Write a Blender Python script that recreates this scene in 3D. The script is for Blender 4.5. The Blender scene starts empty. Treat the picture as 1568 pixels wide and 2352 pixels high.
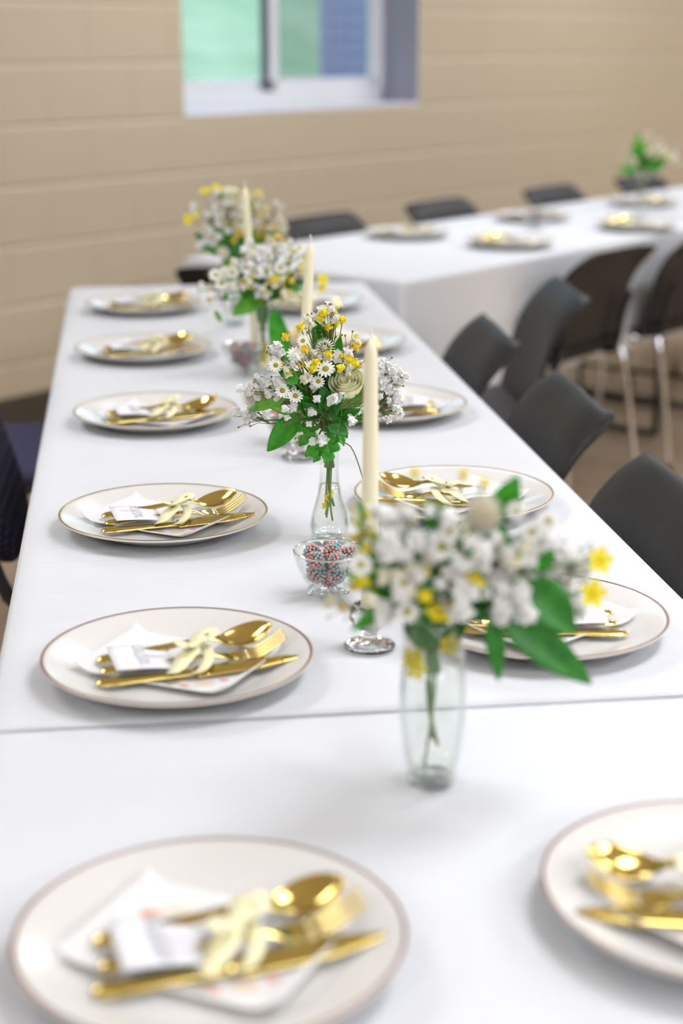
import bpy, bmesh, math, random
from mathutils import Vector, Matrix, Euler
random.seed(7)
S = bpy.context.scene
COL = S.collection
PI = math.pi

# ------------------------------------------------------------------ camera, world, exposure
PITCH = math.radians(16.151); YAW = math.radians(7.5)
TZ = 0.74                                   # height of the cloth tops
cam_d = bpy.data.cameras.new('camera'); cam = bpy.data.objects.new('camera', cam_d); COL.objects.link(cam)
cam.location = (0, 0, 1.35); cam.rotation_euler = (PI/2 - PITCH, 0, -YAW)
cam_d.sensor_fit = 'VERTICAL'; cam_d.sensor_height = 36.0; cam_d.lens = 3750/2352*36
cam_d.clip_start = 0.05; cam_d.clip_end = 200
cam_d.dof.use_dof = True; cam_d.dof.focus_distance = 1.97; cam_d.dof.aperture_fstop = 2.75
S.camera = cam
S.view_settings.view_transform = 'Standard'; S.view_settings.look = 'None'
S.view_settings.exposure = 0.0; S.view_settings.gamma = 1.0; S.view_settings.use_curve_mapping = False
cy = S.cycles; cy.max_bounces = 7; cy.diffuse_bounces = 3; cy.glossy_bounces = 3; cy.transmission_bounces = 6; cy.transparent_max_bounces = 14; cy.use_adaptive_sampling = True; cy.adaptive_threshold = .06; cy.adaptive_min_samples = 16; cy.caustics_reflective = False
LAMP = 15.8                                  # brightness of the ceiling panels
world = bpy.data.worlds.new('sky'); S.world = world; world.use_nodes = True
wn = world.node_tree.nodes; wl = world.node_tree.links
bg = wn['Background']; sk = wn.new('ShaderNodeTexSky'); sk.sky_type = 'NISHITA'; sk.sun_disc = False
sk.sun_elevation = math.radians(48); sk.sun_rotation = math.radians(200); sk.air_density = 1.4; sk.dust_density = 2.0
wl.new(sk.outputs[0], bg.inputs[0]); bg.inputs[1].default_value = 0.8

# ------------------------------------------------------------------ helpers
def mat(name, col=(.8, .8, .8), rough=.5, metal=0., spec=.5, **kw):
    m = bpy.data.materials.new(name); m.use_nodes = True
    b = m.node_tree.nodes['Principled BSDF']
    b.inputs['Base Color'].default_value = (*col, 1); b.inputs['Roughness'].default_value = rough
    b.inputs['Metallic'].default_value = metal; b.inputs['Specular IOR Level'].default_value = spec
    for k, v in kw.items():
        b.inputs[k.replace('_', ' ')].default_value = v
    return m
def nd(m, t, **kw):
    n = m.node_tree.nodes.new(t)
    for k, v in kw.items(): setattr(n, k, v)
    return n
def lk(m, a, b): m.node_tree.links.new(a, b)
def bsdf(m): return m.node_tree.nodes['Principled BSDF']
def noise_color(m, c1, c2, scale=5, detail=4, p0=.35, p1=.65, coord='Object', stretch=None):
    tc = nd(m, 'ShaderNodeTexCoord'); n = nd(m, 'ShaderNodeTexNoise'); r = nd(m, 'ShaderNodeValToRGB')
    n.inputs['Scale'].default_value = scale; n.inputs['Detail'].default_value = detail
    src = tc.outputs[coord]
    if stretch:
        mp = nd(m, 'ShaderNodeMapping'); mp.inputs['Scale'].default_value = stretch
        lk(m, src, mp.inputs[0]); src = mp.outputs[0]
    lk(m, src, n.inputs['Vector']); lk(m, n.outputs['Fac'], r.inputs[0])
    r.color_ramp.elements[0].position = p0; r.color_ramp.elements[0].color = (*c1, 1)
    r.color_ramp.elements[1].position = p1; r.color_ramp.elements[1].color = (*c2, 1)
    lk(m, r.outputs[0], bsdf(m).inputs['Base Color']); return n
def bump(m, scale, strength, dist=.002, detail=3, stretch=None):
    tc = nd(m, 'ShaderNodeTexCoord'); n = nd(m, 'ShaderNodeTexNoise'); b = nd(m, 'ShaderNodeBump')
    n.inputs['Scale'].default_value = scale; n.inputs['Detail'].default_value = detail
    src = tc.outputs['Object']
    if stretch:
        mp = nd(m, 'ShaderNodeMapping'); mp.inputs['Scale'].default_value = stretch
        lk(m, src, mp.inputs[0]); src = mp.outputs[0]
    lk(m, src, n.inputs['Vector'])
    b.inputs['Strength'].default_value = strength; b.inputs['Distance'].default_value = dist
    lk(m, n.outputs['Fac'], b.inputs['Height']); lk(m, b.outputs[0], bsdf(m).inputs['Normal'])

def mesh(name, verts, faces, m=None, smooth=True, idx=None):
    me = bpy.data.meshes.new(name); me.from_pydata([tuple(v) for v in verts], [], faces); me.update()
    for x in (m if isinstance(m, (list, tuple)) else [m]):
        if x: me.materials.append(x)
    if smooth: me.polygons.foreach_set('use_smooth', [True]*len(me.polygons))
    if idx: me.polygons.foreach_set('material_index', idx)
    return me
def obj(name, me, parent=None, loc=(0, 0, 0), rot=(0, 0, 0), sc=None):
    o = bpy.data.objects.new(name, me); COL.objects.link(o)
    o.parent = parent; o.location = loc; o.rotation_euler = rot
    if sc is not None: o.scale = (sc, sc, sc) if isinstance(sc, (int, float)) else sc
    return o
def tag(o, label=None, cat=None, group=None, kind=None):
    if label: o['label'] = label
    if cat: o['category'] = cat
    if group: o['group'] = group
    if kind: o['kind'] = kind
    return o
def thing(name, label, cat, loc=(0, 0, 0), rz=0, group=None):
    o = bpy.data.objects.new(name, None); o.empty_display_size = .05; COL.objects.link(o)
    o.location = loc; o.rotation_euler = (0, 0, rz); return tag(o, label, cat, group)
def copy_tree(o, parent=None):
    c = o.copy(); COL.objects.link(c); c.parent = parent
    for ch in list(o.children): copy_tree(ch, c)
    return c

class MB:
    def __init__(s): s.v = []; s.f = []; s.i = []
    def add(s, v, f, mi=0):
        k = len(s.v); s.v += [tuple(x) for x in v]; s.f += [tuple(a+k for a in q) for q in f]; s.i += [mi]*len(f)
    def box(s, x0, x1, y0, y1, z0, z1, mi=0):
        s.add([(x0,y0,z0),(x1,y0,z0),(x1,y1,z0),(x0,y1,z0),(x0,y0,z1),(x1,y0,z1),(x1,y1,z1),(x0,y1,z1)],
              [(0,3,2,1),(4,5,6,7),(0,1,5,4),(1,2,6,5),(2,3,7,6),(3,0,4,7)], mi)
    def tube(s, pts, r, n=8, mi=0, caps=True):
        pts = [Vector(p) for p in pts]; rs = r if isinstance(r, (list, tuple)) else [r]*len(pts)
        vs = []; prev = None
        for i, p in enumerate(pts):
            t = (pts[min(i+1, len(pts)-1)] - pts[max(i-1, 0)]).normalized()
            a = prev if prev is not None else (Vector((0, 0, 1)) if abs(t.z) < .9 else Vector((1, 0, 0)))
            u = (a - t*a.dot(t)).normalized(); w = t.cross(u); prev = u
            vs += [p + (u*math.cos(2*PI*k/n) + w*math.sin(2*PI*k/n))*rs[i] for k in range(n)]
        fs = [(i*n+k, i*n+(k+1) % n, (i+1)*n+(k+1) % n, (i+1)*n+k) for i in range(len(pts)-1) for k in range(n)]
        if caps: fs += [tuple(range(n))[::-1], tuple((len(pts)-1)*n+k for k in range(n))]
        s.add(vs, fs, mi)
    def lathe(s, prof, n=48, mi=0, closed=False, cen=(0, 0, 0)):
        vs = [(cen[0]+r*math.cos(2*PI*k/n), cen[1]+r*math.sin(2*PI*k/n), cen[2]+z) for r, z in prof for k in range(n)]
        L = len(prof); fs = []
        for i in range(L if closed else L-1):
            j = (i+1) % L
            fs += [(i*n+k, i*n+(k+1) % n, j*n+(k+1) % n, j*n+k) for k in range(n)]
        s.add(vs, fs, mi)
    def grid(s, fn, nu, nv, mi=0):
        vs = [fn(i/nu, j/nv) for i in range(nu+1) for j in range(nv+1)]
        fs = [(i*(nv+1)+j, (i+1)*(nv+1)+j, (i+1)*(nv+1)+j+1, i*(nv+1)+j+1) for i in range(nu) for j in range(nv)]
        s.add(vs, fs, mi)
    def mesh(s, name, m, smooth=True): return mesh(name, s.v, s.f, m, smooth, s.i if any(s.i) else None)
    def build(s, name, m, parent=None, smooth=True, **kw): return obj(name, s.mesh(name, m, smooth), parent, **kw)
def bevel(o, w=.004, seg=2):
    b = o.modifiers.new('bevel', 'BEVEL'); b.width = w; b.segments = seg; b.limit_method = 'ANGLE'; b.angle_limit = math.radians(40); return o
def solid(o, t=.002, off=0):
    b = o.modifiers.new('solid', 'SOLIDIFY'); b.thickness = t; b.offset = off; return o
def subd(o, n=1):
    b = o.modifiers.new('sub', 'SUBSURF'); b.levels = n; b.render_levels = n; return o
def crom(pts, n=6):
    P = [Vector((*p, 0)) if len(p) == 2 else Vector(p) for p in pts]; out = []
    for i in range(len(P)-1):
        a, b, c, d = P[max(i-1, 0)], P[i], P[i+1], P[min(i+2, len(P)-1)]
        for k in range(n):
            t = k/n
            out.append(.5*((2*b)+(c-a)*t+(2*a-5*b+4*c-d)*t*t+(3*b-a-3*c+d)*t**3))
    return out + [P[-1]]

# ------------------------------------------------------------------ materials
M = {}
M['paint'] = mat('beige wall paint', (.575, .485, .35), .42, spec=.4); bump(M['paint'], 220, .25, .001)
M['mortar'] = mat('painted mortar', (.575, .485, .35), .5)
M['base'] = mat('dark vinyl base', (.075, .06, .045), .45)
M['floor'] = mat('tan vinyl floor', (.3, .22, .15), .3); noise_color(M['floor'], (.40, .29, .19), (.50, .38, .26), 14, 6)
M['ceil'] = mat('ceiling tile white', (.8, .8, .78), .9)
M['cloth'] = mat('white tablecloth', (.685, .695, .71), .85, spec=.15)
def cloth_relief():
    m = M['cloth']; tc = nd(m, 'ShaderNodeTexCoord'); b1 = nd(m, 'ShaderNodeBump'); b2 = nd(m, 'ShaderNodeBump')
    mp = nd(m, 'ShaderNodeMapping'); mp.inputs['Scale'].default_value = (3, 42, 12); n1 = nd(m, 'ShaderNodeTexNoise'); n1.inputs['Scale'].default_value = 1; n1.inputs['Detail'].default_value = 2
    lk(m, tc.outputs['Object'], mp.inputs[0]); lk(m, mp.outputs[0], n1.inputs['Vector'])
    n2 = nd(m, 'ShaderNodeTexNoise'); n2.inputs['Scale'].default_value = 700; lk(m, tc.outputs['Object'], n2.inputs['Vector'])
    b1.inputs['Strength'].default_value = .4; b1.inputs['Distance'].default_value = .006; lk(m, n1.outputs['Fac'], b1.inputs['Height'])
    b2.inputs['Strength'].default_value = .1; b2.inputs['Distance'].default_value = .0006; lk(m, n2.outputs['Fac'], b2.inputs['Height'])
    lk(m, b1.outputs[0], b2.inputs['Normal']); lk(m, b2.outputs[0], bsdf(m).inputs['Normal'])
cloth_relief()
M['china'] = mat('cream china', (.705, .685, .645), .2, spec=.3)
M['gold'] = mat('gold', (.74, .57, .17), .14, 1.0)
M['rimgold'] = mat('gold rim line', (.42, .28, .11), .3, .75)
M['rimplum'] = mat('plum brown rim line', (.26, .11, .075), .35, .4)
M['card'] = mat('white card', (.84, .84, .87), .7)
M['ink'] = mat('grey ink', (.2, .2, .21), .7)
M['ribbon'] = mat('pale yellow ribbon', (.97, .91, .56), .45, Sheen_Weight=.3)
M['wax'] = mat('ivory wax', (.86, .81, .60), .38, Subsurface_Weight=.2, Subsurface_Radius=(.01, .008, .004), Subsurface_Scale=.4)
M['wick'] = mat('wick', (.85, .84, .8), .8)
M['black'] = mat('black plastic', (.015, .0135, .0135), .5, spec=.33); bump(M['black'], 400, .12, .0006)
M['chrome'] = mat('chrome', (.75, .75, .78), .12, 1.0)
M['steel'] = mat('black steel', (.02, .02, .022), .4, .3)
M['rubber'] = mat('rubber', (.02, .02, .02), .6)
M['tabletop'] = mat('grey laminate', (.45, .43, .41), .5)
M['vinylwhite'] = mat('white window frame', (.78, .79, .82), .35)
M['screen'] = mat('dark gasket', (.10, .11, .13), .5)
def navy():
    m = mat('navy dotted fabric', (.03, .03, .07), .9, spec=.2)
    tc = nd(m, 'ShaderNodeTexCoord'); w = nd(m, 'ShaderNodeTexWave'); w.wave_type = 'BANDS'; w.bands_direction = 'Z'
    w.inputs['Scale'].default_value = 28; w.inputs['Distortion'].default_value = .6
    w2 = nd(m, 'ShaderNodeTexWave'); w2.bands_direction = 'Y'; w2.inputs['Scale'].default_value = 40
    mu = nd(m, 'ShaderNodeMath', operation='MULTIPLY'); r = nd(m, 'ShaderNodeValToRGB')
    lk(m, tc.outputs['Object'], w.inputs[0]); lk(m, tc.outputs['Object'], w2.inputs[0]); lk(m, w.outputs['Fac'], mu.inputs[0]); lk(m, w2.outputs['Fac'], mu.inputs[1])
    lk(m, mu.outputs[0], r.inputs[0]); r.color_ramp.elements[0].position = .25; r.color_ramp.elements[0].color = (.010, .010, .026, 1)
    r.color_ramp.elements[1].position = .75; r.color_ramp.elements[1].color = (.055, .042, .08, 1); lk(m, r.outputs[0], bsdf(m).inputs['Base Color'])
    return m
M['navy'] = navy()
M['navyseat'] = mat('slate blue seat fabric', (.075, .075, .14), .9, spec=.2); bump(M['navyseat'], 500, .4, .001)
def thin_glass(name, tint=(.97, .985, .975), edge=.80):
    m = bpy.data.materials.new(name); m.use_nodes = True; nt = m.node_tree; nt.nodes.clear()
    out = nt.nodes.new('ShaderNodeOutputMaterial'); t = nt.nodes.new('ShaderNodeBsdfTransparent'); g = nt.nodes.new('ShaderNodeBsdfGlossy')
    lw = nt.nodes.new('ShaderNodeLayerWeight'); lw.inputs[0].default_value = .5; pw = nt.nodes.new('ShaderNodeMath'); pw.operation = 'POWER'; pw.inputs[1].default_value = 4.0
    ma = nt.nodes.new('ShaderNodeMath'); ma.operation = 'MULTIPLY_ADD'; ma.inputs[1].default_value = .9; ma.inputs[2].default_value = .04; mx = nt.nodes.new('ShaderNodeMixShader')
    nt.links.new(lw.outputs['Facing'], pw.inputs[0]); nt.links.new(pw.outputs[0], ma.inputs[0])
    t.inputs[0].default_value = (*tint, 1); g.inputs['Roughness'].default_value = .02; g.inputs[0].default_value = (1, 1, 1, 1)
    cm = nt.nodes.new('ShaderNodeMix'); cm.data_type = 'RGBA'; cm.inputs['A'].default_value = (*tint, 1); cm.inputs['B'].default_value = (tint[0]*edge, tint[1]*(edge+.03), tint[2]*(edge+.02), 1)
    p3 = nt.nodes.new('ShaderNodeMath'); p3.operation = 'POWER'; p3.inputs[1].default_value = 3.0; nt.links.new(lw.outputs['Facing'], p3.inputs[0]); nt.links.new(p3.outputs[0], cm.inputs['Factor']); nt.links.new(cm.outputs['Result'], t.inputs[0])
    nt.links.new(ma.outputs[0], mx.inputs[0]); nt.links.new(t.outputs[0], mx.inputs[1]); nt.links.new(g.outputs[0], mx.inputs[2]); nt.links.new(mx.outputs[0], out.inputs[0])
    return m
M['glass'] = thin_glass('clear thin glass', (.978, .986, .981))
M['pane'] = thin_glass('window pane', (.93, .97, .97))
M['clear'] = thin_glass('clear glass base', (.985, .99, .985), .9)
M['mesh'] = thin_glass('insect screen', (.78, .80, .80))
M['water'] = thin_glass('water', (.985, .99, .98))
M['crystal'] = mat('solid glass', (.97, .985, .98), .01, Transmission_Weight=1.0, IOR=1.47)
M['leaf'] = mat('green leaf', (.035, .22, .02), .4, Subsurface_Weight=.0); noise_color(M['leaf'], (.03, .32, .012), (.07, .47, .025), 60, 3)
M['leafpale'] = mat('light green leaf', (.12, .42, .04), .45); noise_color(M['leafpale'], (.10, .47, .02), (.22, .58, .05), 60, 3)
M['leafdark'] = mat('dark green leaf', (.02, .12, .02), .4); noise_color(M['leafdark'], (.022, .21, .02), (.05, .32, .035), 60, 3)
M['stem'] = mat('green stem', (.10, .24, .04), .5)
M['twig'] = mat('olive brown twig', (.20, .17, .07), .6)
M['white'] = mat('white petal', (.95, .95, .93), .7, spec=.2)
M['cream'] = mat('cream petal', (.93, .91, .74), .7, spec=.2)
M['yellow'] = mat('yellow petal', (.94, .80, .03), .6, spec=.2)
M['amber'] = mat('amber yellow petal', (.92, .68, .06), .6, spec=.2)
M['disc'] = mat('daisy centre', (.52, .50, .03), .7); bump(M['disc'], 900, .8, .001)
M['rose'] = mat('pale yellow rose petal', (.98, .97, .70), .55)
M['pod'] = mat('beige seed head', (.95, .85, .60), .8); bump(M['pod'], 700, .8, .002)
M['spike'] = mat('pale bristle', (.96, .92, .76), .7)
M['candypink'] = mat('pink sugar', (.84, .33, .30), .35)
M['candyteal'] = mat('teal sugar', (.20, .50, .50), .35)
M['candycore'] = mat('brown gummy core', (.12, .035, .03), .35)
def translucent(name, k=.35):
    m = M[name]; nt = m.node_tree; b = bsdf(m); out = nt.nodes['Material Output']; tr = nt.nodes.new('ShaderNodeBsdfTranslucent'); mx = nt.nodes.new('ShaderNodeMixShader')
    mx.inputs[0].default_value = k; tr.inputs[0].default_value = b.inputs['Base Color'].default_value
    if b.inputs['Base Color'].is_linked: nt.links.new(b.inputs['Base Color'].links[0].from_socket, tr.inputs[0])
    nt.links.new(b.outputs[0], mx.inputs[1]); nt.links.new(tr.outputs[0], mx.inputs[2]); nt.links.new(mx.outputs[0], out.inputs[0])
for _k in ('white', 'cream', 'yellow', 'amber', 'rose'): translucent(_k, .28)
for _k in ('leaf', 'leafpale', 'leafdark'): translucent(_k, .25)
def napkin_mat():
    m = mat('printed paper napkin', (.80, .79, .77), .85, spec=.1); tc = nd(m, 'ShaderNodeTexCoord')
    b = bsdf(m); cur = None
    nz = nd(m, 'ShaderNodeTexNoise'); nz.inputs['Scale'].default_value = 70; nz.inputs['Detail'].default_value = 3; lk(m, tc.outputs['Object'], nz.inputs['Vector'])
    prev = None
    def layer(c, r, col, soft=.35, wob=.018, a=1.0):
        nonlocal prev
        d = nd(m, 'ShaderNodeVectorMath', operation='DISTANCE'); lk(m, tc.outputs['Object'], d.inputs[0]); d.inputs[1].default_value = (c[0], c[1], 0.0015)
        ad = nd(m, 'ShaderNodeMath', operation='MULTIPLY_ADD'); lk(m, nz.outputs['Fac'], ad.inputs[0]); ad.inputs[1].default_value = wob; lk(m, d.outputs['Value'], ad.inputs[2])
        mr = nd(m, 'ShaderNodeMapRange'); mr.inputs['From Min'].default_value = r+wob*.5; mr.inputs['From Max'].default_value = r*(1-soft)+wob*.5; mr.inputs['To Max'].default_value = a
        lk(m, ad.outputs[0], mr.inputs['Value'])
        mx = nd(m, 'ShaderNodeMix', data_type='RGBA'); mx.inputs['B'].default_value = (*col, 1)
        lk(m, mr.outputs[0], mx.inputs['Factor'])
        if prev is None: mx.inputs['A'].default_value = (.80, .79, .77, 1)
        else: lk(m, prev, mx.inputs['A'])
        prev = mx.outputs['Result']
    for c, r, col, a in [((-.045, .028), .017, (.80, .70, .55), .9), ((-.060, .022), .008, (.80, .33, .18), .9), ((-.034, .018), .006, (.83, .45, .25), .8),
                         ((.015, -.036), .016, (.78, .70, .56), .9), ((.045, -.030), .013, (.80, .66, .52), .9), ((.030, -.044), .006, (.82, .38, .24), .9),
                         ((.060, -.018), .006, (.82, .30, .22), .9), ((.068, .01), .012, (.82, .72, .60), .8), ((-.01, -.045), .012, (.74, .68, .56), .8)]:
        layer(c, r, col, a=a)
    lk(m, prev, b.inputs['Base Color']); return m
M['napkin'] = napkin_mat()

# ------------------------------------------------------------------ the room
TH = math.radians(46.5)
U = Vector((math.sin(TH), math.cos(TH), 0)); N = Vector((-math.cos(TH), math.sin(TH), 0))
WN = 4.45; WROT = PI/2 - TH                  # wall plane distance; x of the room frame runs along the wall
U0, U1, N0, ZC = -4.0, 11.0, -5.5, 2.75
room = Matrix.Rotation(WROT, 4, 'Z')
def R3(u, n, z=0): return (U*u + N*n) + Vector((0, 0, z))
def struct(name, mb, m, smooth=False): return tag(mb.build(name, m, None, smooth, rot=(0, 0, WROT)), kind='structure')
b = MB(); b.box(U0-.3, U1+.3, N0-.3, WN+.4, -.06, 0); struct('floor', b, M['floor'])
b = MB(); b.box(U0-.3, U1+.3, N0-.3, WN+.4, ZC, ZC+.06); struct('ceiling', b, M['ceil'])
b = MB(); b.box(U0-.25, U0, N0, WN, 0, ZC); struct('wall_left', b, M['paint'])
b = MB(); b.box(U1, U1+.25, N0, WN, 0, ZC); struct('wall_right', b, M['paint'])
b = MB(); b.box(U0-.25, U1+.25, N0-.25, N0, 0, ZC); struct('wall_front', b, M['paint'])
# block wall with the window opening
WU0, WU1, WZ0, WZ1 = 4.553, 6.04, 1.0684, 2.287
JD = .006                                    # joint recess
b = MB(); y0, y1 = WN+JD, WN+.24
b.box(U0-.25, WU0, y0, y1, 0, ZC); b.box(WU1, U1+.25, y0, y1, 0, ZC); b.box(WU0, WU1, y0, y1, 0, WZ0-.002); b.box(WU0, WU1, y0, y1, WZ1, ZC)
wallb = struct('wall_back', b, M['mortar'])
G, EX, ET, EB = .0004, .0004, .015, .005     # joint gap, bevels at sides, top and bottom of a block
def block_mesh(w, h, z0=0):
    q = MB(); x0, x1, za, zb = -w/2+G, w/2-G, G, h-G
    q.add([(x0, 0, za), (x1, 0, za), (x1, 0, zb), (x0, 0, zb), (x0+EX, -JD, za+EB), (x1-EX, -JD, za+EB), (x1-EX, -JD, zb-ET), (x0+EX, -JD, zb-ET)],
          [(0, 1, 5, 4), (1, 2, 6, 5), (2, 3, 7, 6), (3, 0, 4, 7), (4, 5, 6, 7)])
    return q.mesh('block', M['paint'], False)
BC, BW = .2032, .4064
bm_cache = {}
far_field = MB(); nb = 0
for k in range(0, 14):
    za = .0524 + BC*(k-1) if k else 0; zb = .0524 + BC*k if k else .0524
    zb = min(zb, ZC)
    if zb - za < .02: continue
    sh = 3.8775 + (BW/2 if k % 2 else 0)
    i = math.floor((U0 - sh)/BW)
    while True:
        a = sh + i*BW; c = a + BW; i += 1
        if a > U1: break
        segs = [(max(a, U0), min(c, U1))]
        if zb > WZ0+.01 and za < WZ1-.01:
            segs = [(x, y) for x, y in ((segs[0][0], min(segs[0][1], WU0)), (max(segs[0][0], WU1), segs[0][1])) if y-x > .03]
        for x, y in segs:
            if y-x < .03: continue
            key = (round(y-x, 4), round(zb-za, 4))
            if 2.7 < (x+y)/2 < 9.3 and zb < 2.12:
                if key not in bm_cache: bm_cache[key] = block_mesh(*key)
                obj('block', bm_cache[key], wallb, ((x+y)/2, WN+JD-.0005, za)); nb += 1
            else:
                g = G; p = [(x+g, za+g), (y-g, za+g), (y-g, zb-g), (x+g, zb-g)]; r = [(x+g+EX, za+g+EB), (y-g-EX, za+g+EB), (y-g-EX, zb-g-ET), (x+g+EX, zb-g-ET)]
                far_field.add([(s, WN+JD, t) for s, t in p]+[(s, WN, t) for s, t in r], [(0, 1, 5, 4), (1, 2, 6, 5), (2, 3, 7, 6), (3, 0, 4, 7), (4, 5, 6, 7)])
tag(far_field.build('block_field', M['paint'], wallb, False), kind='stuff')
b = MB(); b.box(U0, U1, WN-.006, WN+.01, 0, .138); struct('baseboard_back', b, M['base'])
# window: reveal lining, frame, two sashes
wy = WN+.20
win = tag(thing('window_1', None, None, (0, 0, 0), WROT), kind='structure')
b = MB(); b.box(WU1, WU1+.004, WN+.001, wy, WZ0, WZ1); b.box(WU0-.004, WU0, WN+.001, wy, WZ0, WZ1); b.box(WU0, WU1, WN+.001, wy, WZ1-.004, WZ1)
M['reveal'] = mat('reveal paint with sky tint', (.66, .66, .82), .45)  # blue in the base colour stands in for sky light on the jambs
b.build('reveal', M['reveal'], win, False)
b = MB(); b.box(WU0, WU1, WN-.004, wy, WZ0-.004, WZ0+.012); bevel(b.build('window_sill', M['vinylwhite'], win, False), .004)
fr = MB(); fw = .035
fr.box(WU0, WU1, wy, wy+.07, WZ0+.01, WZ0+.075); fr.box(WU0, WU1, wy, wy+.07, WZ1-fw, WZ1); fr.box(WU0, WU0+fw, wy, wy+.07, WZ0, WZ1); fr.box(WU1-fw, WU1, wy, wy+.07, WZ0, WZ1)
bevel(fr.build('window_frame', M['vinylwhite'], win, False), .004)
um = 5.335
for (a, c, dy, nm) in [(WU0+fw, um+.03, .035, 'sash'), (um-.055, WU1-fw, .008, 'sash')]:
    q = MB(); s = .04; z0, z1 = WZ0+.07, WZ1-fw; ya, yb = wy+dy, wy+dy+.025
    q.box(a, c, ya, yb, z0, z0+s+.01); q.box(a, c, ya, yb, z1-s, z1); q.box(a, a+s+.012, ya, yb, z0, z1); q.box(c-s, c, ya, yb, z0, z1)
    so = bevel(q.build(nm, M['vinylwhite'], win, False), .003)
    q = MB(); q.box(a+s, c-s, ya+.011, ya+.014, z0+s, z1-s); q.build('pane', M['pane'], so, False)
q = MB(); q.box(um-.02, WU1-fw, wy+.064, wy+.065, WZ0+.08, WZ1-fw); q.build('insect_screen', M['mesh'], win, False)
q = MB(); q.box(um-.085, um-.056, wy+.01, wy+.034, WZ0+.075, WZ1-fw); q.build('weather_strip', M['screen'], win, False)
q = MB(); q.box(um-.08, um-.06, wy-.012, wy+.01, WZ0+.076, WZ0+.10); q.build('latch', M['screen'], win, False)
# outside: lawn bank and brick pier
M['grass'] = mat('lawn grass', (.10, .30, .10), .9); noise_color(M['grass'], (.125, .215, .115), (.20, .275, .175), 1.2, 5)
def lawn(a, c):
    u = -14 + 44*a; v = c*30
    return (u, WN+.4+v, -.25 + .20*v + .02*v*v/3 + .05*math.sin(u*1.3+v))
b = MB(); b.grid(lawn, 40, 24); tag(b.build('lawn', M['grass'], None, True, rot=(0, 0, WROT)), 'green grass bank seen through the window', 'lawn', kind='stuff')
M['brick'] = mat('blue grey brick', (.17, .19, .30), .8); noise_color(M['brick'], (.17, .19, .36), (.22, .24, .42), 9, 3, stretch=(1, 1, 4))
pier = thing('brick_pier', 'blue grey brick pier outside the right window pane', 'pillar', R3(7.36, 5.75, -.1), WROT)
q = MB(); q.box(-.19, .19, -.19, .19, 0, 3.0); q.build('core', M['brick'], pier, False)
brk = MB(); brk.box(-.1, .1, -.0, .012, 0, .062); brkm = brk.mesh('brick', M['brick'], False)
for k in range(38):
    for i in range(2):
        obj('brick', brkm, pier, (-.1+.205*i - .0025, -.2, .075*k+.1)); 
        obj('brick', brkm, pier, (-.2, -.1+.205*i-.0025, .075*k+.1), (0, 0, PI/2+PI))
# ceiling light panels
M['lamp'] = bpy.data.materials.new('light panel'); M['lamp'].use_nodes = True
_n = M['lamp'].node_tree; _n.nodes.clear(); _e = _n.nodes.new('ShaderNodeEmission'); _o = _n.nodes.new('ShaderNodeOutputMaterial'); _n.links.new(_e.outputs[0], _o.inputs[0])
_e.inputs[0].default_value = (.95, .98, 1.06, 1); _e.inputs[1].default_value = LAMP
LIGHTS = [(3.05, [-1.6, 1.0, 4.5, 7.2, 9.9], 'nearest the window wall'), (.25, [-2.2, 1.9, 4.9, 7.9], 'in the middle row'), (-1.7, [-2.0, .4, 2.8, 5.2], 'added behind the camera for front fill'), (-3.5, [-2.6, -.5, 1.6, 3.7, 5.8], 'added at the rear wall as fill')]  # last two rows are unseen panels, added as front fill for the bouquets
for n, us, rw in LIGHTS:
    for iu, u in enumerate(us):
        t = thing('ceiling_light', 'white rectangular ceiling light panel, %s of the row %s' % (['first', 'second', 'third', 'fourth', 'fifth'][iu], rw), 'light', R3(u, n, ZC-.05), WROT, 'ceiling light panels')
        q = MB()
        for (a, c, d, e) in [(-.61, .61, -.305, -.28), (-.61, .61, .28, .305), (-.61, -.585, -.28, .28), (.585, .61, -.28, .28)]: q.box(a, c, d, e, 0, .05)
        q.build('frame', M['ceil'], t, False)
        q = MB(); q.add([(-.585, -.28, .012), (-.585, .28, .012), (.585, .28, .012), (.585, -.28, .012)], [(0, 1, 2, 3)]); q.build('diffuser', M['lamp'], t, False)

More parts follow.
